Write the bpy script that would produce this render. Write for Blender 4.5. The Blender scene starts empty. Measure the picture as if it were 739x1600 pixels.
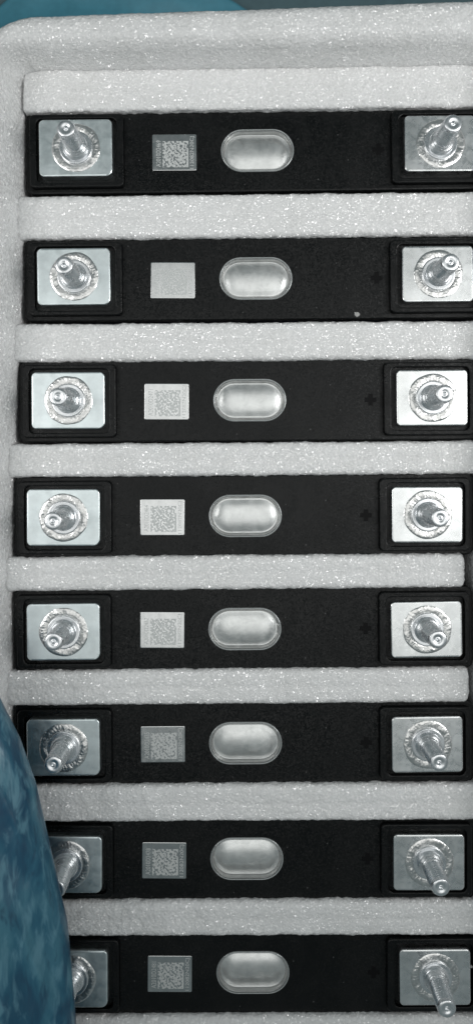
import bpy, math, random
import numpy as np
from mathutils import Vector, noise
random.seed(7)
S = 0.001                      # everything below is written in millimetres
scene = bpy.context.scene
COL = scene.collection
R = math.radians

# ------------------------------------------------------------------ camera
cam_d = bpy.data.cameras.new('camera')
cam = bpy.data.objects.new('camera', cam_d); COL.objects.link(cam)
cam.location = (0, 22*S, 336*S); cam_d.shift_y = -22*3.5/1600                    # phone held level above the tray
cam_d.sensor_fit = 'VERTICAL'; cam_d.sensor_height = 36.0
cam_d.lens = 36.0*1176/1600
cam_d.clip_start = 0.01; cam_d.clip_end = 50
scene.camera = cam
cam_d.dof.use_dof = True; cam_d.dof.focus_distance = 333*S; cam_d.dof.aperture_fstop = 8.0

# ------------------------------------------------------------------ light (indoor)
w = bpy.data.worlds.new('World'); scene.world = w; w.use_nodes = True
bg = w.node_tree.nodes['Background']
bg.inputs['Color'].default_value = (0.80, 0.97, 1.0, 1); bg.inputs['Strength'].default_value = 0.165
def area(name, loc, target, sx, sy, power, color, spread=180):
    d = bpy.data.lights.new(name, 'AREA'); d.shape = 'RECTANGLE'; d.size = sx*S; d.size_y = sy*S
    d.energy = power; d.color = color; d.spread = R(spread)
    o = bpy.data.objects.new(name, d); COL.objects.link(o); o.location = Vector(loc)*S
    o.rotation_euler = (Vector(target)-Vector(loc)).to_track_quat('-Z', 'Y').to_euler()
    return o
area('ceiling_light', (145, 10, 2000), (145, 10, 0), 1410, 1300, 6.3, (1.0, 0.985, 0.96))
area('added_fill_right', (430, 80, 430), (0, 110, 0), 240, 240, 0.37, (1.0, 0.99, 0.98), 80)  # unseen fill lamp, added to brighten the foam and the left wall
area('added_fill_left', (-420, 80, 430), (0, 110, 0), 260, 260, 0.22, (1.0, 0.985, 0.97), 80)  # second added fill, no such lamp known; narrow beam leaves the lower rows dimmer

vs = scene.view_settings
vs.view_transform = 'Standard'; vs.look = 'None'; vs.gamma = 1; vs.exposure = 0.0; vs.use_curve_mapping = False

# ------------------------------------------------------------------ materials
def new_mat(name):
    m = bpy.data.materials.new(name); m.use_nodes = True
    nt = m.node_tree; return m, nt, nt.nodes['Principled BSDF']
def node(nt, t, **kw):
    n = nt.nodes.new(t)
    for k, v in kw.items(): setattr(n, k, v)
    return n
def coords(nt, scale=(1, 1, 1), rot=(0, 0, 0)):       # object space, in millimetres
    tc = node(nt, 'ShaderNodeTexCoord'); mp = node(nt, 'ShaderNodeMapping')
    mp.inputs['Scale'].default_value = [1000*s for s in scale]; mp.inputs['Rotation'].default_value = rot
    nt.links.new(tc.outputs['Object'], mp.inputs['Vector']); return mp.outputs['Vector']
def noise_tex(nt, vec, scale, detail=3, rough=0.55, dist=0):
    n = node(nt, 'ShaderNodeTexNoise'); n.inputs['Scale'].default_value = scale
    n.inputs['Detail'].default_value = detail; n.inputs['Roughness'].default_value = rough
    n.inputs['Distortion'].default_value = dist
    nt.links.new(vec, n.inputs['Vector']); return n.outputs['Fac']
def ramp(nt, fac, stops):
    r = node(nt, 'ShaderNodeValToRGB'); e = r.color_ramp.elements
    while len(e) < len(stops): e.new(0.5)
    for i, (p, c) in enumerate(stops):
        e[i].position = p; e[i].color = (c, c, c, 1) if not hasattr(c, '__len__') else (*c, 1)
    nt.links.new(fac, r.inputs['Fac']); return r.outputs['Color']
def bump(nt, h, dist, strength=1.0, normal=None):
    b = node(nt, 'ShaderNodeBump'); b.inputs['Distance'].default_value = dist*S; b.inputs['Strength'].default_value = strength
    nt.links.new(h, b.inputs['Height'])
    if normal: nt.links.new(normal, b.inputs['Normal'])
    return b.outputs['Normal']

def foam_material():
    m, nt, p = new_mat('white_foam')
    L = nt.links.new
    v = coords(nt)
    # one random facet direction per foam bubble
    vor = node(nt, 'ShaderNodeTexVoronoi'); vor.inputs['Scale'].default_value = 0.9
    L(v, vor.inputs['Vector'])
    sub = node(nt, 'ShaderNodeVectorMath', operation='SUBTRACT'); sub.inputs[1].default_value = (0.5, 0.5, 0.5)
    L(vor.outputs['Color'], sub.inputs[0])
    sc = node(nt, 'ShaderNodeVectorMath', operation='SCALE'); sc.inputs['Scale'].default_value = 1.35
    L(sub.outputs[0], sc.inputs[0])
    bead = bump(nt, vor.outputs['Distance'], 0.6, 1.0)
    ad = node(nt, 'ShaderNodeVectorMath', operation='ADD'); L(bead, ad.inputs[0]); L(sc.outputs[0], ad.inputs[1])
    nm = node(nt, 'ShaderNodeVectorMath', operation='NORMALIZE'); L(ad.outputs[0], nm.inputs[0])
    big = noise_tex(nt, v, 0.05, 3)
    fine = noise_tex(nt, v, 1.1, 4, 0.7)
    edge = node(nt, 'ShaderNodeTexVoronoi', feature='F1'); edge.inputs['Scale'].default_value = 0.75
    L(v, edge.inputs['Vector'])
    mix = node(nt, 'ShaderNodeMix', data_type='RGBA'); mix.blend_type = 'MULTIPLY'; mix.inputs[0].default_value = 1
    L(ramp(nt, big, [(0.3, (0.84, 0.84, 0.835)), (0.7, (0.89, 0.89, 0.89))]), mix.inputs[6])
    L(ramp(nt, fine, [(0.3, 0.90), (0.6, 1.0)]), mix.inputs[7])
    L(mix.outputs[2], p.inputs['Base Color'])
    n1 = bump(nt, edge.outputs['Distance'], 0.5, 0.8)
    n2 = bump(nt, fine, 0.25, 0.7, n1)
    L(n2, p.inputs['Normal'])
    p.inputs['Roughness'].default_value = 0.6
    p.inputs['Subsurface Weight'].default_value = 0.6
    p.inputs['Subsurface Radius'].default_value = (1, 1, 1); p.inputs['Subsurface Scale'].default_value = 4*S
    p.inputs['Coat Weight'].default_value = 1.0; p.inputs['Coat IOR'].default_value = 2.0
    p.inputs['Coat Roughness'].default_value = 0.07
    L(nm.outputs[0], p.inputs['Coat Normal'])
    return m

def plastic_material():
    m, nt, p = new_mat('black_textured_plastic'); L = nt.links.new
    v = coords(nt)
    grain = noise_tex(nt, v, 2.2, 2, 0.6)
    dust = node(nt, 'ShaderNodeTexVoronoi'); dust.inputs['Scale'].default_value = 0.16; L(v, dust.inputs['Vector'])
    speck = ramp(nt, dust.outputs['Distance'], [(0.045, 1.0), (0.06, 0.0)])
    haze = noise_tex(nt, v, 0.06, 4, 0.6)
    base = ramp(nt, haze, [(0.35, (0.0018, 0.0024, 0.0026)), (0.75, (0.0042, 0.0048, 0.0050))])
    mix = node(nt, 'ShaderNodeMix', data_type='RGBA'); L(speck, mix.inputs[0]); L(base, mix.inputs[6])
    mix.inputs[7].default_value = (0.06, 0.06, 0.06, 1)
    L(mix.outputs[2], p.inputs['Base Color'])
    L(ramp(nt, noise_tex(nt, v, 0.035, 5, 0.65, 0.8), [(0.38, 0.22), (0.62, 0.40)]), p.inputs['Roughness']); p.inputs['Specular IOR Level'].default_value = 0.26
    vor = node(nt, 'ShaderNodeTexVoronoi'); vor.inputs['Scale'].default_value = 1.9; L(v, vor.inputs['Vector'])
    sub = node(nt, 'ShaderNodeVectorMath', operation='SUBTRACT'); sub.inputs[1].default_value = (0.5, 0.5, 0.5); L(vor.outputs['Color'], sub.inputs[0])
    sc = node(nt, 'ShaderNodeVectorMath', operation='SCALE'); sc.inputs['Scale'].default_value = 0.18; L(sub.outputs[0], sc.inputs[0])
    ad = node(nt, 'ShaderNodeVectorMath', operation='ADD'); L(bump(nt, grain, 0.07, 1.0), ad.inputs[0]); L(sc.outputs[0], ad.inputs[1])
    nm = node(nt, 'ShaderNodeVectorMath', operation='NORMALIZE'); L(ad.outputs[0], nm.inputs[0])
    L(nm.outputs[0], p.inputs['Normal'])
    return m

def metal_material(name, base, r0, r1, wave=0.02, scratch=0.0, metallic=1.0):
    m, nt, p = new_mat(name); L = nt.links.new
    v = coords(nt)
    p.inputs['Metallic'].default_value = metallic
    L(ramp(nt, noise_tex(nt, v, 0.16, 4, 0.6), [(0.35, [c*0.86 for c in base]), (0.65, base)]), p.inputs['Base Color'])
    L(ramp(nt, noise_tex(nt, v, 0.30, 4, 0.65, 0.6), [(0.35, r0), (0.68, r1)]), p.inputs['Roughness'])
    n = bump(nt, noise_tex(nt, v, 0.13, 2), wave*10, 0.5)
    if scratch:
        vs_ = coords(nt, (0.25, 2.6, 1), (0, 0, 0.5))
        n = bump(nt, noise_tex(nt, vs_, 1.0, 4, 0.7, 0.3), scratch, 1.0, n)
    L(n, p.inputs['Normal'])
    return m

def weld_material():
    m, nt, p = new_mat('weld_bead_metal'); L = nt.links.new
    v = coords(nt)
    p.inputs['Metallic'].default_value = 1.0
    L(ramp(nt, noise_tex(nt, v, 0.5, 4), [(0.3, (0.66, 0.66, 0.65)), (0.7, (0.86, 0.86, 0.85))]), p.inputs['Base Color'])
    p.inputs['Roughness'].default_value = 0.28
    L(bump(nt, noise_tex(nt, v, 0.34, 2, 0.5, 2.2), 0.35, 0.5), p.inputs['Normal'])
    return m

def simple(name, col, rough, metallic=0.0, spec=0.5):
    m, nt, p = new_mat(name)
    v = coords(nt)
    nt.links.new(ramp(nt, noise_tex(nt, v, 0.2, 4), [(0.3, [c*0.85 for c in col]), (0.7, col)]), p.inputs['Base Color'])
    p.inputs['Roughness'].default_value = rough; p.inputs['Metallic'].default_value = metallic
    p.inputs['Specular IOR Level'].default_value = spec
    return m

def etched_patch_material():
    m, nt, p = new_mat('etched_patch'); L = nt.links.new
    v = coords(nt)
    f = ramp(nt, noise_tex(nt, v, 1.0, 1.5, 0.5, 0.2), [(0.44, 0.0), (0.54, 1.0)])
    mix = node(nt, 'ShaderNodeMix', data_type='RGBA'); L(f, mix.inputs[0])
    mix.inputs[6].default_value = (0.62, 0.63, 0.63, 1); mix.inputs[7].default_value = (0.56, 0.58, 0.57, 1)
    L(mix.outputs[2], p.inputs['Base Color'])
    L(ramp(nt, f, [(0.0, 1.0), (1.0, 0.0)]), p.inputs['Metallic'])
    L(ramp(nt, f, [(0.0, 0.22), (1.0, 0.75)]), p.inputs['Roughness'])
    return m

def film_material():
    m, nt, p = new_mat('clear_film'); L = nt.links.new
    nt.nodes.remove(p)
    out = nt.nodes['Material Output']
    tr = node(nt, 'ShaderNodeBsdfTransparent'); tr.inputs['Color'].default_value = (0.95, 0.96, 0.96, 1)
    gl = node(nt, 'ShaderNodeBsdfGlossy'); gl.inputs['Roughness'].default_value = 0.06
    fr = node(nt, 'ShaderNodeFresnel'); fr.inputs['IOR'].default_value = 1.5
    nb = bump(nt, noise_tex(nt, coords(nt), 0.13, 2, 0.5, 0.5), 1.6, 0.7)
    L(nb, gl.inputs['Normal']); L(nb, fr.inputs['Normal'])
    mx = node(nt, 'ShaderNodeMixShader'); L(fr.outputs[0], mx.inputs[0]); L(tr.outputs[0], mx.inputs[1]); L(gl.outputs[0], mx.inputs[2])
    L(mx.outputs[0], out.inputs['Surface'])
    return m

def bag_material():
    m, nt, p = new_mat('blue_mottled_film'); L = nt.links.new
    v = coords(nt, (1, 0.42, 1), (0, 0, R(-34)))
    f = noise_tex(nt, v, 0.07, 3, 0.5, 0.5)
    base = ramp(nt, f, [(0.36, (0.005, 0.052, 0.110)), (0.47, (0.012, 0.085, 0.150)), (0.53, (0.022, 0.120, 0.190)), (0.66, (0.055, 0.185, 0.255))])
    vf = coords(nt, (1, 0.30, 1), (0, 0, R(-38)))
    fl = ramp(nt, noise_tex(nt, vf, 0.20, 3, 0.6, 0.5), [(0.52, 0.0), (0.66, 0.8)])
    dk = ramp(nt, noise_tex(nt, vf, 0.20, 3, 0.6, 0.3), [(0.33, 0.85), (0.44, 0.0)])
    m1 = node(nt, 'ShaderNodeMix', data_type='RGBA'); L(fl, m1.inputs[0]); L(base, m1.inputs[6]); m1.inputs[7].default_value = (0.11, 0.265, 0.345, 1)
    m2 = node(nt, 'ShaderNodeMix', data_type='RGBA'); L(dk, m2.inputs[0]); L(m1.outputs[2], m2.inputs[6]); m2.inputs[7].default_value = (0.010, 0.060, 0.115, 1)
    L(m2.outputs[2], p.inputs['Base Color'])
    p.inputs['Roughness'].default_value = 0.42
    L(bump(nt, noise_tex(nt, vf, 0.14, 3, 0.5, 0.6), 2.0, 0.4), p.inputs['Normal'])
    p.inputs['Coat Weight'].default_value = 0.2; p.inputs['Coat Roughness'].default_value = 0.2
    return m

M = dict(
    foam=foam_material(), plastic=plastic_material(),
    plate=metal_material('aluminium_plate', (0.86, 0.88, 0.88), 0.24, 0.36, 0.006, 0.004),
    plate_film_reflection_tint=metal_material('filmed_plate_reflection_tint', (0.82, 0.895, 0.905), 0.30, 0.42, 0.006, 0.003),  # rougher filmed plate, with bluish room reflections tinted into its base colour
    stud=metal_material('threaded_steel', (0.90, 0.92, 0.94), 0.24, 0.34, 0.0),
    weld=weld_material(),
    label=metal_material('label_foil', (0.64, 0.65, 0.65), 0.18, 0.26, 0.003),
    etched=simple('etched_lettering', (0.58, 0.60, 0.59), 0.8),
    patch=etched_patch_material(),
    vent=metal_material('vent_aluminium', (0.97, 0.97, 0.96), 0.28, 0.38, 0.006, 0, 0.75),
    lip=simple('clear_rim_plastic', (0.40, 0.42, 0.42), 0.10, 0.3),
    film=film_material(),
    mark=simple('smooth_black_plastic', (0.003, 0.003, 0.0035), 0.5, 0, 0.13),
    case=simple('navy_film', (0.006, 0.010, 0.035), 0.35),
    bag=bag_material(),
    crumb=simple('crumb_foam', (0.42, 0.42, 0.41), 0.8),
    sheet=simple('blue_sheet_plastic', (0.07, 0.27, 0.36), 0.5),
    floor=simple('dull_floor', (0.085, 0.15, 0.17), 0.6),
)

# ------------------------------------------------------------------ mesh helpers
def mesh_of(name, verts, faces, mat, smooth=True):
    me = bpy.data.meshes.new(name)
    me.from_pydata([(x*S, y*S, z*S) for x, y, z in verts], [], faces)
    me.materials.append(mat)
    if smooth:
        me.polygons.foreach_set('use_smooth', [True]*len(me.polygons))
    me.update(); return me
def sharp(me, deg=35):
    me.set_sharp_from_angle(angle=R(deg)); return me
def link(name, me, parent=None, loc=(0, 0, 0), rz=0):
    o = bpy.data.objects.new(name, me); COL.objects.link(o)
    o.location = Vector(loc)*S; o.rotation_euler = (0, 0, rz)
    if parent: o.parent = parent
    return o
def tag(o, label=None, cat=None, group=None, kind=None):
    for k, v in (('label', label), ('category', cat), ('group', group), ('kind', kind)):
        if v: o[k] = v
    return o
def empty(name, loc=(0, 0, 0), rz=0):
    o = bpy.data.objects.new(name, None); COL.objects.link(o)
    o.location = Vector(loc)*S; o.rotation_euler = (0, 0, rz); o.empty_display_size = 0.01
    return o
def rrect(x0, x1, y0, y1, r, n=6, rs=None):
    """rounded rectangle loop, counter-clockwise; rs = radii (tr, tl, bl, br)"""
    rs = rs or (r, r, r, r); pts = []
    for k, (cx, cy, sx, sy) in enumerate(((x1, y1, -1, -1), (x0, y1, 1, -1), (x0, y0, 1, 1), (x1, y0, -1, 1))):
        q = rs[k]
        for i in range(n+1):
            a = math.pi/2*(k + i/n)
            pts.append((cx+sx*q+q*math.cos(a), cy+sy*q+q*math.sin(a)))
    return pts
def loft(loops, cap0=True, cap1=True):
    """loops: list of (pts2d, z)"""
    n = len(loops[0][0]); V = []; F = []
    for pts, z in loops: V += [(x, y, z) for x, y in pts]
    for k in range(len(loops)-1):
        for i in range(n):
            j = (i+1) % n
            F.append((k*n+i, k*n+j, (k+1)*n+j, (k+1)*n+i))
    if cap0: F.append(tuple(range(n-1, -1, -1)))
    if cap1: F.append(tuple(range((len(loops)-1)*n, len(loops)*n)))
    return V, F
def lathe(prof, n=40, cap1=True, disp=None):
    V = []; F = []
    for k, (r, z) in enumerate(prof):
        for i in range(n):
            a = 2*math.pi*i/n
            rr, zz = (r, z) if not disp else disp(k, a, r, z)
            V.append((rr*math.cos(a), rr*math.sin(a), zz))
    for k in range(len(prof)-1):
        for i in range(n):
            j = (i+1) % n
            F.append((k*n+i, k*n+j, (k+1)*n+j, (k+1)*n+i))
    if cap1: F.append(tuple(range((len(prof)-1)*n, len(prof)*n)))
    return V, F

# ------------------------------------------------------------------ where things stand (mm)
CELLS = [(9.3, 161.1, 0.74), (8.6, 104.3, 0.48), (5.9, 49.7, 0.39), (3.9, -1.4, 0.52),
         (3.7, -51.9, 0.48), (4.0, -102.9, 0.43), (4.6, -154.6, 0.22), (7.3, -205.7, 0.26)]
XL, XR, HW = -103.0, 101.6, 18.3          # cover: left end, right end, half width
FLOOR = -140.0
def bow(y):                                # the foam follows the slightly bowed row of cells
    ys = [c[1] for c in CELLS][::-1]; xs = [c[0]-9.3 for c in CELLS][::-1]
    return float(np.interp(y, ys, xs))

# ------------------------------------------------------------------ ground
V = [(-3000, -3000, FLOOR), (3000, -3000, FLOOR), (3000, 3000, FLOOR), (-3000, 3000, FLOOR)]
tag(link('floor', mesh_of('floor', V, [(0, 1, 2, 3)], M['floor'], False)), kind='structure')

# ------------------------------------------------------------------ foam tray
def fuzz(p, amp=1.0, seed=0.0):
    q = Vector((p[0]+seed*37.1, p[1]-seed*11.3, p[2]))
    a = noise.noise(q*0.11)*0.55 + noise.noise(q*0.42)*0.34
    d = noise.voronoi(q*0.60)[0][0]
    return amp*(a + (0.42-d)*0.62)
tray = empty('foam_tray', (0, 0, FLOOR))
tag(tray, 'white foam packing tray with raised rim and bars between the battery cells', 'foam tray')
def tpart(name, me):
    o = link(name, me, tray); o.location = (0, 0, -FLOOR*S); return o

def foam_bar(x0, x1, yc0, yc1, width, ztop, r=2.6, seed=0, zbot=-124.0, step=0.8, crease=0.0):
    n = max(2, int((x1-x0)/step)); V = []; F = []
    prof = [(-width/2, zbot), (-width/2, -30), (-width/2, -14)]
    z = -8.0
    while z < ztop-r: prof.append((-width/2, z)); z += step
    for i in range(5):
        a = math.pi - math.pi/2*i/4
        prof.append((-width/2+r+r*math.cos(a), ztop-r+r*math.sin(a)))
    y = -width/2+r+step
    while y < -0.3: prof.append((y, ztop)); y += step
    prof = prof + [(0, ztop)] + [(-y, z) for y, z in reversed(prof)]
    m = len(prof)
    for k in range(n+1):
        x = x0+(x1-x0)*k/n; d = min(x-x0, x1-x)
        ins = 0 if d >= r else r-math.sqrt(max(0, r*r-(r-d)**2))
        ins = min(ins, r*0.9)
        yc = yc0+(yc1-yc0)*k/n
        fx = 1-2*ins/width
        for (py, pz) in prof:
            zz = pz-ins if pz > -8 else pz
            y = py*fx
            p = Vector((x, yc+y, zz))
            if pz > -10:
                # push outwards: sides in y, top in z
                wz = max(0, min(1, (pz-(ztop-r))/r)); wy = 1-wz if abs(py) > width/2-r-0.1 else 0
                f = fuzz(p, 0.85, seed)
                p.z += f*wz - crease*math.exp(-(py/1.1)**2)*wz
                p.y += math.copysign(1, py)*(f*0.95+0.3)*wy
                if d < 0.01: p.x += f*0.6*(1 if k else -1)
            V.append(tuple(p))
    for k in range(n):
        for i in range(m-1):
            a = k*m+i; F.append((a, a+m, a+m+1, a+1))
    F.append(tuple(range(m-1, -1, -1))[::-1]); F.append(tuple(range(n*m+m-1, n*m-1, -1)))
    return mesh_of('divider', V, F, M['foam'])

for i in range(9):
    if i == 0:                              # bar behind the first cell
        y_hi, y_lo = 196.8, CELLS[0][1]+HW; top = 3.8; ang = CELLS[0][2]
        x0, x1 = -94.5, 113.0
    else:
        up = CELLS[i-1]; lo = CELLS[i] if i < 8 else (8.0, -256.5, 0.2)
        y_hi, y_lo = up[1]-HW-{1: 2.2, 2: 2.2, 3: 1.0}.get(i, 0), lo[1]+HW; ang = (up[2]+lo[2])/2; top = 3.4+0.35*math.sin(i*2.3)
        x0 = (up[0]+lo[0])/2-107; x1 = [0, 113, 113, 110, 101.2, 103.2, 108, 110, 112][i]
    yc = (y_hi+y_lo)/2; t = math.tan(R(ang))
    tpart('divider', foam_bar(x0, x1, yc+(x0-5)*t, yc+(x1-5)*t, (y_hi-y_lo)+(0.7 if i else 1.5), top, 2.4 if i else 1.5, i+1, crease=0.35 if i else 0))

def ring_wall():
    """rim of the tray: inner and outer outline with the same number of samples, rounded top"""
    xi0, xi1, yi0, yi1 = -94.6, 111.5, -290.0, 194.3
    W = 16.0; xo0, xo1, yo0, yo1 = xi0-W, xi1+W, yi0-W, yi1+W
    inner = []; outer = []
    def corner(ci, ri, co, ro, a0, n):
        for i in range(n):
            a = a0+math.pi/2*i/(n-1)
            inner.append((ci[0]+ri*math.cos(a), ci[1]+ri*math.sin(a)))
            outer.append((co[0]+ro*math.cos(a), co[1]+ro*math.sin(a)))
    def straight(p, q, po, qo, step=0.9):
        n = int(math.dist(p, q)/step)
        for i in range(1, n):
            t = i/n
            inner.append((p[0]+(q[0]-p[0])*t, p[1]+(q[1]-p[1])*t)); outer.append((po[0]+(qo[0]-po[0])*t, po[1]+(qo[1]-po[1])*t))
    ri, ro = 7.0, 25.0; nc = 44
    C = [((xi1, yi1), (xo1, yo1), -1, -1, 0), ((xi0, yi1), (xo0, yo1), 1, -1, math.pi/2),
         ((xi0, yi0), (xo0, yo0), 1, 1, math.pi), ((xi1, yi0), (xo1, yo0), -1, 1, 1.5*math.pi)]
    ends = []
    for (pi_, po_, sx, sy, a0) in C:
        ci = (pi_[0]+sx*ri, pi_[1]+sy*ri); co = (po_[0]+sx*ro, po_[1]+sy*ro)
        pts = lambda c, r, a: (c[0]+r*math.cos(a), c[1]+r*math.sin(a))
        ends.append((ci, co, a0, pts(ci, ri, a0), pts(co, ro, a0), pts(ci, ri, a0+math.pi/2), pts(co, ro, a0+math.pi/2)))
    for k in range(4):
        ci, co, a0, si, so, ei, eo = ends[k]; nx = ends[(k+1) % 4]
        corner(ci, ri, co, ro, a0, nc)
        straight(ei, nx[3], eo, nx[4])
    N = len(inner); ztop = 22.0; r = 5.5
    V = []; F = []
    zs = [-138.0, -40, -14] + list(np.arange(-6, ztop-r, 0.9))
    nt_ = 13
    m = 2*len(zs)+2*4+nt_
    for k in range(N):
        I = Vector((*inner[k], 0)); O = Vector((*outer[k], 0)); d = O-I; Wd = d.length; d.normalize()
        prof = [(0, z) for z in zs]
        prof += [(r-r*math.cos(a), ztop-r+r*math.sin(a)) for a in (R(0.1), R(25), R(50), R(72))]
        prof += [(r+(Wd-2*r)*(i/(nt_-1)), ztop) for i in range(nt_)]
        prof += [(Wd-r+r*math.cos(a), ztop-r+r*math.sin(a)) for a in (R(72), R(50), R(25), R(0.1))]
        prof += [(Wd, z) for z in reversed(zs)]
        b = bow(I.y) if -220 < I.y < 175 else bow(max(-205, min(161, I.y)))
        for (u, z) in prof:
            if u < Wd/2: u += (3.0+5.5*abs(d.x))*max(0, min(1, z/ztop))*(1-u/(Wd/2))       # the inner face leans outwards
            p = I+d*u; p.z = z; p.x += b
            if I.y > 170: p.y += (p.x+84)*(0.012+0.024*min(1, u/12))*min(1, (I.y-170)/20)
            if z > -7:
                f = fuzz(p, 0.8, 20)
                wz = max(0, min(1, (z-(ztop-r))/r)); p.z += f*wz
                g = (1-wz)*(1 if u > Wd/2 else -1)*f*0.7
                p.x += d.x*g; p.y += d.y*g
            V.append(tuple(p))
    for k in range(N):
        k2 = (k+1) % N
        for i in range(m-1):
            F.append((k*m+i, k*m+i+1, k2*m+i+1, k2*m+i))
    return mesh_of('outer_wall', V, F, M['foam'])
tpart('outer_wall', ring_wall())
V, F = loft([(rrect(-100, 120, -295, 199, 8), -138), (rrect(-100, 120, -295, 199, 8), -125)])
tpart('tray_base', mesh_of('tray_base', V, F, M['foam'], False))

# ------------------------------------------------------------------ battery cell meshes
STAD = lambda g, z: (rrect(-16.0+g, 16.0-g, -9.2+g, 9.2-g, 9.2-g-0.01, 9), z)
def cover_mesh():
    o = lambda g: rrect(XL+g, XR-g, -HW+g, HW-g, 3.2-g, 9)
    V, F = loft([(o(0), -4.5), (o(0), -0.6), (o(0.18), -0.18), (o(0.6), 0.0), (o(0.95), 0.0), STAD(-0.5, 0.0), STAD(0, 0.0), STAD(0.1, -2.4)], True, True)
    return sharp(mesh_of('top_cover', V, F, M['plastic']), 30)
def frame_mesh(x0, x1, px0, px1, py):
    o = lambda g: rrect(x0+g, x1-g, -16.2+g, 16.2-g, 2.2-g*0.8, 6)
    h = lambda g: rrect(px0-1.7-g, px1+1.7+g, -py-1.7-g, py+1.7+g, 2.4+g, 6)
    V, F = loft([(o(-0.15), 0.004), (o(0.0), 2.1), (o(0.12), 2.42), (o(0.4), 2.6), (o(0.7), 2.6), (h(0.6), 2.6), (h(0.3), 2.6), (h(0.1), 2.45), (h(0), 0.4)], False, True)
    return sharp(mesh_of('terminal_frame', V, F, M['plastic']), 40)
def plate_mesh(hx, hy, radii, mat):
    o = lambda g: rrect(-hx+g, hx-g, -hy+g, hy-g, 2, 6, [max(0.3, q-g) for q in radii])
    V, F = loft([(o(0.0), 0.42), (o(0.0), 4.2), (o(0.14), 4.55), (o(0.4), 4.7), (o(0.8), 4.7)], False, True)
    return sharp(mesh_of('terminal_plate', V, F, mat), 30)
def weld_mesh(seed):
    prof = []
    rs = np.linspace(10.75, 7.0, 12)
    for r in rs: prof.append((r, 0.0))
    def disp(k, a, r, z):
        t = k/(len(rs)-1); body = math.sin(math.pi*min(1, t*1.0))**0.6
        swirl = math.sin(a*38+seed+t*6.0+2.5*noise.noise(Vector((math.cos(a)*2, math.sin(a)*2, seed))))
        q = Vector((math.cos(a)*r*0.5, math.sin(a)*r*0.5, seed*3.7))
        h = body*(0.34+0.02*swirl+0.15*noise.noise(q*0.9)+0.05*noise.noise(q*3.5))
        rr = r+(0.28*noise.noise(Vector((math.cos(a)*2.5, math.sin(a)*2.5, seed+9))) if k < 3 else 0)
        return rr, (-0.03 if k == 0 else h)
    V, F = lathe(prof, 200, False, disp)
    return mesh_of('weld_ring', V, F, M['weld'])
def stud_mesh():
    prof = [(7.35, 0.0), (7.3, 0.55), (7.15, 0.72), (6.95, 0.76), (6.7, 0.76), (5.75, 0.76), (5.7, 0.82), (5.55, 1.5), (5.4, 1.75), (5.15, 1.9), (4.9, 2.3), (4.65, 3.3), (4.5, 4.0), (4.35, 4.3), (4.15, 4.45)]
    n0 = len(prof)
    z = 4.6; pitch = 1.3
    zs = []
    while z < 18.4: zs.append(z); z += pitch/7
    prof += [(3.1, z) for z in zs]
    n1 = len(prof)
    prof += [(r_, z_+1.5) for r_, z_ in [(3.75, 17.15), (3.55, 17.55), (3.3, 17.75), (1.7, 17.7), (1.35, 17.45), (1.0, 17.4), (0.75, 17.5), (0.45, 17.2), (0.12, 16.9)]]
    def disp(k, a, r, z):
        if n0 <= k < n1:
            ph = (z/pitch-a/(2*math.pi)) % 1.0
            tri = abs(ph-0.5)*2
            fade = min(1, (z-4.6)/1.5)*min(1, (18.7-z)/0.8)
            r = 4.15-0.55*tri*fade-0.16*max(0, (z-12)/6)
        return r, z
    V, F = lathe(prof, 40, True, disp)
    return sharp(mesh_of('stud', V, F, M['stud']), 50)
def cross_mesh(name, s, t, bar_only=False):
    h = t/2
    if bar_only: pts = [(-s, -h), (s, -h), (s, h), (-s, h)]
    else: pts = [(-s, -h), (-h, -h), (-h, -s), (h, -s), (h, -h), (s, -h), (s, h), (h, h), (h, s), (-h, s), (-h, h), (-s, h)]
    V, F = loft([(pts, 0.003), (pts, 0.08), ([(x*0.95, y*0.93) for x, y in pts], 0.12)], False, True)
    return mesh_of(name, V, F, M['plastic' if bar_only else 'mark'], False)
def label_mesh():
    o = lambda g: rrect(-9.8+g, 9.8-g, -8.0+g, 8.0-g, 0.5, 3)
    V, F = loft([(o(0), 0.003), (o(0), 0.16), (o(0.08), 0.2), (o(0.3), 0.2)], False, True)
    return sharp(mesh_of('code_label', V, F, M['label']), 30)
def text_mesh(s, length, height):
    c = bpy.data.curves.new('t', 'FONT'); c.body = s; c.resolution_u = 3
    o = bpy.data.objects.new('t', c); COL.objects.link(o)
    dg = bpy.context.evaluated_depsgraph_get()
    me = bpy.data.meshes.new_from_object(o.evaluated_get(dg))
    bpy.data.objects.remove(o); bpy.data.curves.remove(c)
    co = np.array([v.co[:] for v in me.vertices]); lo = co.min(0); hi = co.max(0)
    for v in me.vertices:
        u = (v.co.x-lo[0])/(hi[0]-lo[0])-0.5; t = (v.co.y-lo[1])/(hi[1]-lo[1])-0.5
        v.co = (-t*height*S, u*length*S, 0)            # reads upwards
    me.materials.clear(); me.materials.append(M['etched']); me.name = 'lettering'
    return me
def window_lip():
    V, F = loft([STAD(-0.3, 0.004), STAD(-0.25, 0.25), STAD(0.0, 0.45), STAD(0.25, 0.45), STAD(0.45, 0.25), STAD(0.5, -0.3)], False, False)
    return mesh_of('window_rim', V, F, M['lip'])
def vent_dish():
    V, F = loft([STAD(0.3, -0.25), STAD(0.6, -0.3), STAD(0.75, -0.6), STAD(0.95, -1.5), STAD(1.2, -2.1), STAD(1.6, -2.25), STAD(2.2, -2.12), STAD(3.4, -1.75), STAD(5.0, -1.4), STAD(7.0, -1.18), STAD(8.6, -1.13)], False, True)
    return mesh_of('vent_dish', V, F, M['vent'])
def window_film():
    V, F = loft([STAD(0.35, 0.42), STAD(0.8, 0.5), STAD(1.6, 0.62), STAD(3.0, 0.74), STAD(5.0, 0.8), STAD(8.0, 0.84)], False, True)
    return mesh_of('film', V, F, M['film'])
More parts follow.
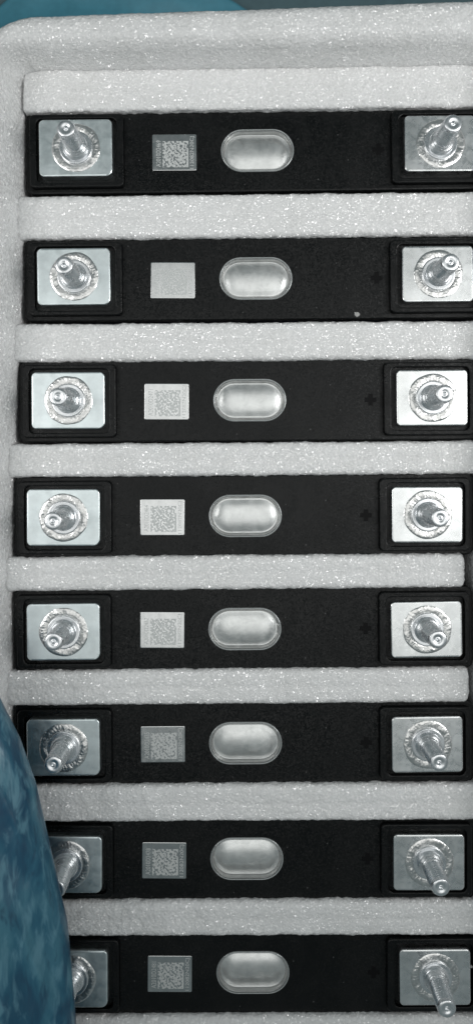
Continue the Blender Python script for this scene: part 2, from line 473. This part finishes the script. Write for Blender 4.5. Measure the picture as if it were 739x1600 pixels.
def case_mesh():
    o = lambda g: rrect(XL+0.5+g, XR-0.5-g, -HW+0.5+g, HW-0.5-g, 2.8, 6)
    V, F = loft([(o(0.5), -124.6), (o(0), -124), (o(0), -4.49)], True, False)
    return mesh_of('cell_case', V, F, M['case'])

PL, PR = (-80.0, 0.2), (79.9, 0.3)
me_cover, me_case = cover_mesh(), case_mesh()
me_frameL = frame_mesh(-100.9, -59.2, PL[0]-16.1, PL[0]+16.1, 12.5)
me_frameR = frame_mesh(59.4, 99.6, PR[0]-15.6, PR[0]+15.6, 12.3)
me_plateL = plate_mesh(16.1, 12.5, (2.2, 2.2, 2.2, 3.0), M['plate_film_reflection_tint']); me_plateR = plate_mesh(15.6, 12.3, (1.9, 1.9, 1.9, 1.9), M['plate'])
me_welds = [weld_mesh(s) for s in (1.3, 4.1, 7.7)]
me_stud = stud_mesh()
me_plus, me_minus = cross_mesh('plus_mark', 2.6, 2.0), cross_mesh('minus_mark', 2.3, 1.2, True)
me_label, me_lip, me_vent, me_film = label_mesh(), window_lip(), vent_dish(), window_film()
pv, pf = loft([(rrect(-5.75, 5.75, -5.85, 5.85, 0.2, 2), 0)], False, True)
me_patch = mesh_of('code_patch', pv, pf, M['patch'], False)
TEXTS = ['A2010D2469', 'A2010D2470', 'A2010D2471', 'A2010D2464', 'A2010D2462', 'A2010D2475', 'A2010D2478', 'A2010D2481']
me_right = text_mesh('112082N20CJ', 14.4, 2.1)

ORD = ['topmost', 'second', 'third', 'fourth', 'fifth', 'sixth', 'seventh', 'bottom']
LABELS = [
    'black battery cell at the top, touching the thick foam wall, its code label dark grey',
    'black battery cell, second from the top, with a bright silver code label',
    'black battery cell, third from the top of the foam tray',
    'black battery cell, fourth from the top, just above the middle of the tray',
    'black battery cell, fifth from the top, just below the middle of the tray',
    'black battery cell, sixth from the top, its left corner touched by the blue bag',
    'black battery cell, second from the bottom, left stud half hidden by the blue bag',
    'black battery cell at the bottom, its left end under the blue bag',
]
for i, (cx, cy, ang) in enumerate(CELLS):
    rnd = random.Random(100+i)
    c = empty('battery_cell', (cx, cy, -124.6), R(ang)); c.rotation_euler.x = R(rnd.uniform(-.15, .15))
    tag(c, LABELS[i], 'battery cell', 'battery cells in the foam tray')
    Z = 124.6
    link('cell_case', me_case, c, (0, 0, Z)); cov = link('top_cover', me_cover, c, (0, 0, Z))
    link('plus_mark', me_plus, cov, (53.8, -0.2, 0)); link('minus_mark', me_minus, cov, (-53.4, 0, 0))
    for me_f, me_p, pos in ((me_frameL, me_plateL, PL), (me_frameR, me_plateR, PR)):
        link('terminal_frame', me_f, c, (0, 0, Z))
        dx, dy = rnd.uniform(-0.25, 0.25), rnd.uniform(-0.25, 0.25)
        pl = link('terminal_plate', me_p, c, (pos[0]+dx, pos[1]+dy, Z)); pl.rotation_euler = (R(rnd.uniform(-.5, .5)), R(rnd.uniform(-.5, .5)), R(rnd.uniform(-.5, .5)))
        link('weld_ring', me_welds[rnd.randrange(3)], pl, (0.2, 0, 4.7), rnd.uniform(0, 6.28))
        st = link('stud', me_stud, pl, (0.2, 0, 4.71), rnd.uniform(0, 6.28))
        st.rotation_euler = (R(rnd.uniform(-.8, .8)), R(rnd.uniform(-.8, .8)), rnd.uniform(0, 6.28))
    lb = link('code_label', me_label, c, (-36.9+rnd.uniform(-.15, .15), -0.4+rnd.uniform(-.3, .3), Z), R(rnd.uniform(-.8, .8)))
    link('lettering', text_mesh(TEXTS[i], 11.8, 2.1), lb, (-7.1, -0.5, 0.206))
    link('lettering', me_right, lb, (8.0, -0.1, 0.206))
    link('code_patch', me_patch, lb, (0.45, -0.75, 0.206))
    wn = link('window_rim', me_lip, c, (0, 0, Z))
    link('vent_dish', me_vent, wn, (0, 0, 0), math.pi*(i % 2)); link('film', me_film, wn, (0, 0, 0), math.pi*((i//2) % 2))

# ------------------------------------------------------------------ blue bag leaning over the left rim
def bag():
    ys = [-50, -62, -73.5, -88.7, -106.4, -134.3, -162.2, -202.7, -240, -275, -300]
    xe = [-112, -101, -93.6, -86, -79.7, -73.4, -67, -63.7, -62.5, -66, -80]
    V = []; F = []; step = 1.2
    yy = np.arange(-300, -49.9, step)
    rows = len(yy)
    for y in yy:
        x = float(np.interp(y, ys[::-1], xe[::-1]))
        e = min(1, max(0.02, min((y+300)/40, (-50-y)/40))); e = math.sqrt(1-(1-e)**2)      # taper of both ends
        zt = 38.0; h = 34*e
        ctrl = [(x-4, zt-10), (x-0.9, zt-5), (x, zt), (x-0.8, zt+4.5), (x-4, zt+9), (x-12, zt+15), (x-26, zt+8+h*.5), (x-48, zt+h*.65), (x-80, zt+h*.5), (x-115, zt-8), (x-135, zt-50),
                (-245, FLOOR+30), (-240, FLOOR+1), (-150, FLOOR+1), (-122, FLOOR+30), (-118, 0), (-116, 24.5), (-105, 25.6), (x-10, 26.0)]
        ctrl = [Vector((a, y, b)) for a, b in ctrl]
        n = len(ctrl); pts = []
        for k in range(n):
            a, b = ctrl[k], ctrl[(k+1) % n]
            q = max(1, int((b-a).length/1.6)) if k < 9 else 8
            sub = 14 if k < 9 else 4
            p0, p3 = ctrl[k-1], ctrl[(k+2) % n]
            for s in range(sub):
                t = s/sub
                pts.append(0.5*((2*a)+(b-p0)*t+(2*p0-5*a+4*b-p3)*t*t+(3*a-p0-3*b+p3)*t**3))
        m = len(pts)
        for p in pts:
            f = 1.1*noise.noise(Vector((p.x*.05+p.y*.02, p.y*.03, p.z*.05)))+0.5*noise.noise(Vector((p.x*.16+p.y*.09, p.y*.07, p.z*.14)))
            wgt = 1 if p.z > 30 else 0
            rg = 1-abs(noise.noise(Vector(((p.x*0.8+p.y*.55)*.045, (p.y*.8-p.x*.5)*.016, 3))))*2.2
            f += 1.1*max(0, rg)**3
            V.append((p.x+f*0.5*wgt, p.y, p.z+f*1.3*wgt))
    for k in range(rows-1):
        for i in range(m):
            j = (i+1) % m
            F.append((k*m+i, (k+1)*m+i, (k+1)*m+j, k*m+j))
    F.append(tuple(range(m))); F.append(tuple(range((rows-1)*m+m-1, (rows-1)*m-1, -1)))
    return mesh_of('blue_bag', V, F, M['bag'])
tag(link('blue_bag', bag()), 'glossy mottled blue plastic bag bulging over the lower left rim of the foam tray', 'bag')

# ------------------------------------------------------------------ blue sheet on the floor behind the tray
def sheet():
    n, k = 60, 40; V = []; F = []
    for i in range(n+1):
        for j in range(k+1):
            x = -138+i*1.9; y = 250+j*4.0
            z = FLOOR+5+6*noise.noise(Vector((x*.02, y*.03, 1)))+3*noise.noise(Vector((x*.06, y*.07, 4)))
            V.append((x+(y-320)*(1.2-0.05*i)+4*noise.noise(Vector((y*.03, 2, 2))), y+5*noise.noise(Vector((x*.03, 7, 2))), z))
    for i in range(n):
        for j in range(k):
            a = i*(k+1)+j; F.append((a, a+k+1, a+k+2, a+1))
    me = mesh_of('blue_sheet', V, F, M['sheet'])
    o = link('blue_sheet', me); md = o.modifiers.new('thickness', 'SOLIDIFY'); md.thickness = 0.6*S
    return o
tag(sheet(), 'crumpled blue plastic sheet on the floor behind the top of the tray', 'plastic sheet')

# ------------------------------------------------------------------ crumbs of foam lying on the cells
def crumb(x, y, z, sx, sy, sz, seed, label):
    import bmesh
    bm = bmesh.new(); bmesh.ops.create_icosphere(bm, subdivisions=3, radius=1.0)
    for v in bm.verts:
        v.co *= 1+0.45*noise.noise(v.co*1.7+Vector((seed, 0, 0)))
        v.co = Vector((v.co.x*sx*S, v.co.y*sy*S, (v.co.z*sz+sz*0.8)*S))
    me = bpy.data.meshes.new('foam_crumb'); bm.to_mesh(me); bm.free(); me.materials.append(M['crumb'])
    tag(link('foam_crumb', me, None, (x, y, z)), label, 'foam crumb', 'foam crumbs on the cells')
crumb(53.6, 88.2, 0.0, 1.3, 1.0, 0.3, 3, 'small grey flake on the black cover of the second cell, near its right frame')
crumb(-77.4, -18.6, 0.0, 0.55, 0.45, 0.4, 9, 'tiny white crumb on the lower left edge of the fourth cell')
crumb(103.6, -201.0, 2.6, 0.7, 0.6, 0.4, 14, 'small pale crumb right of the right terminal of the bottom cell')
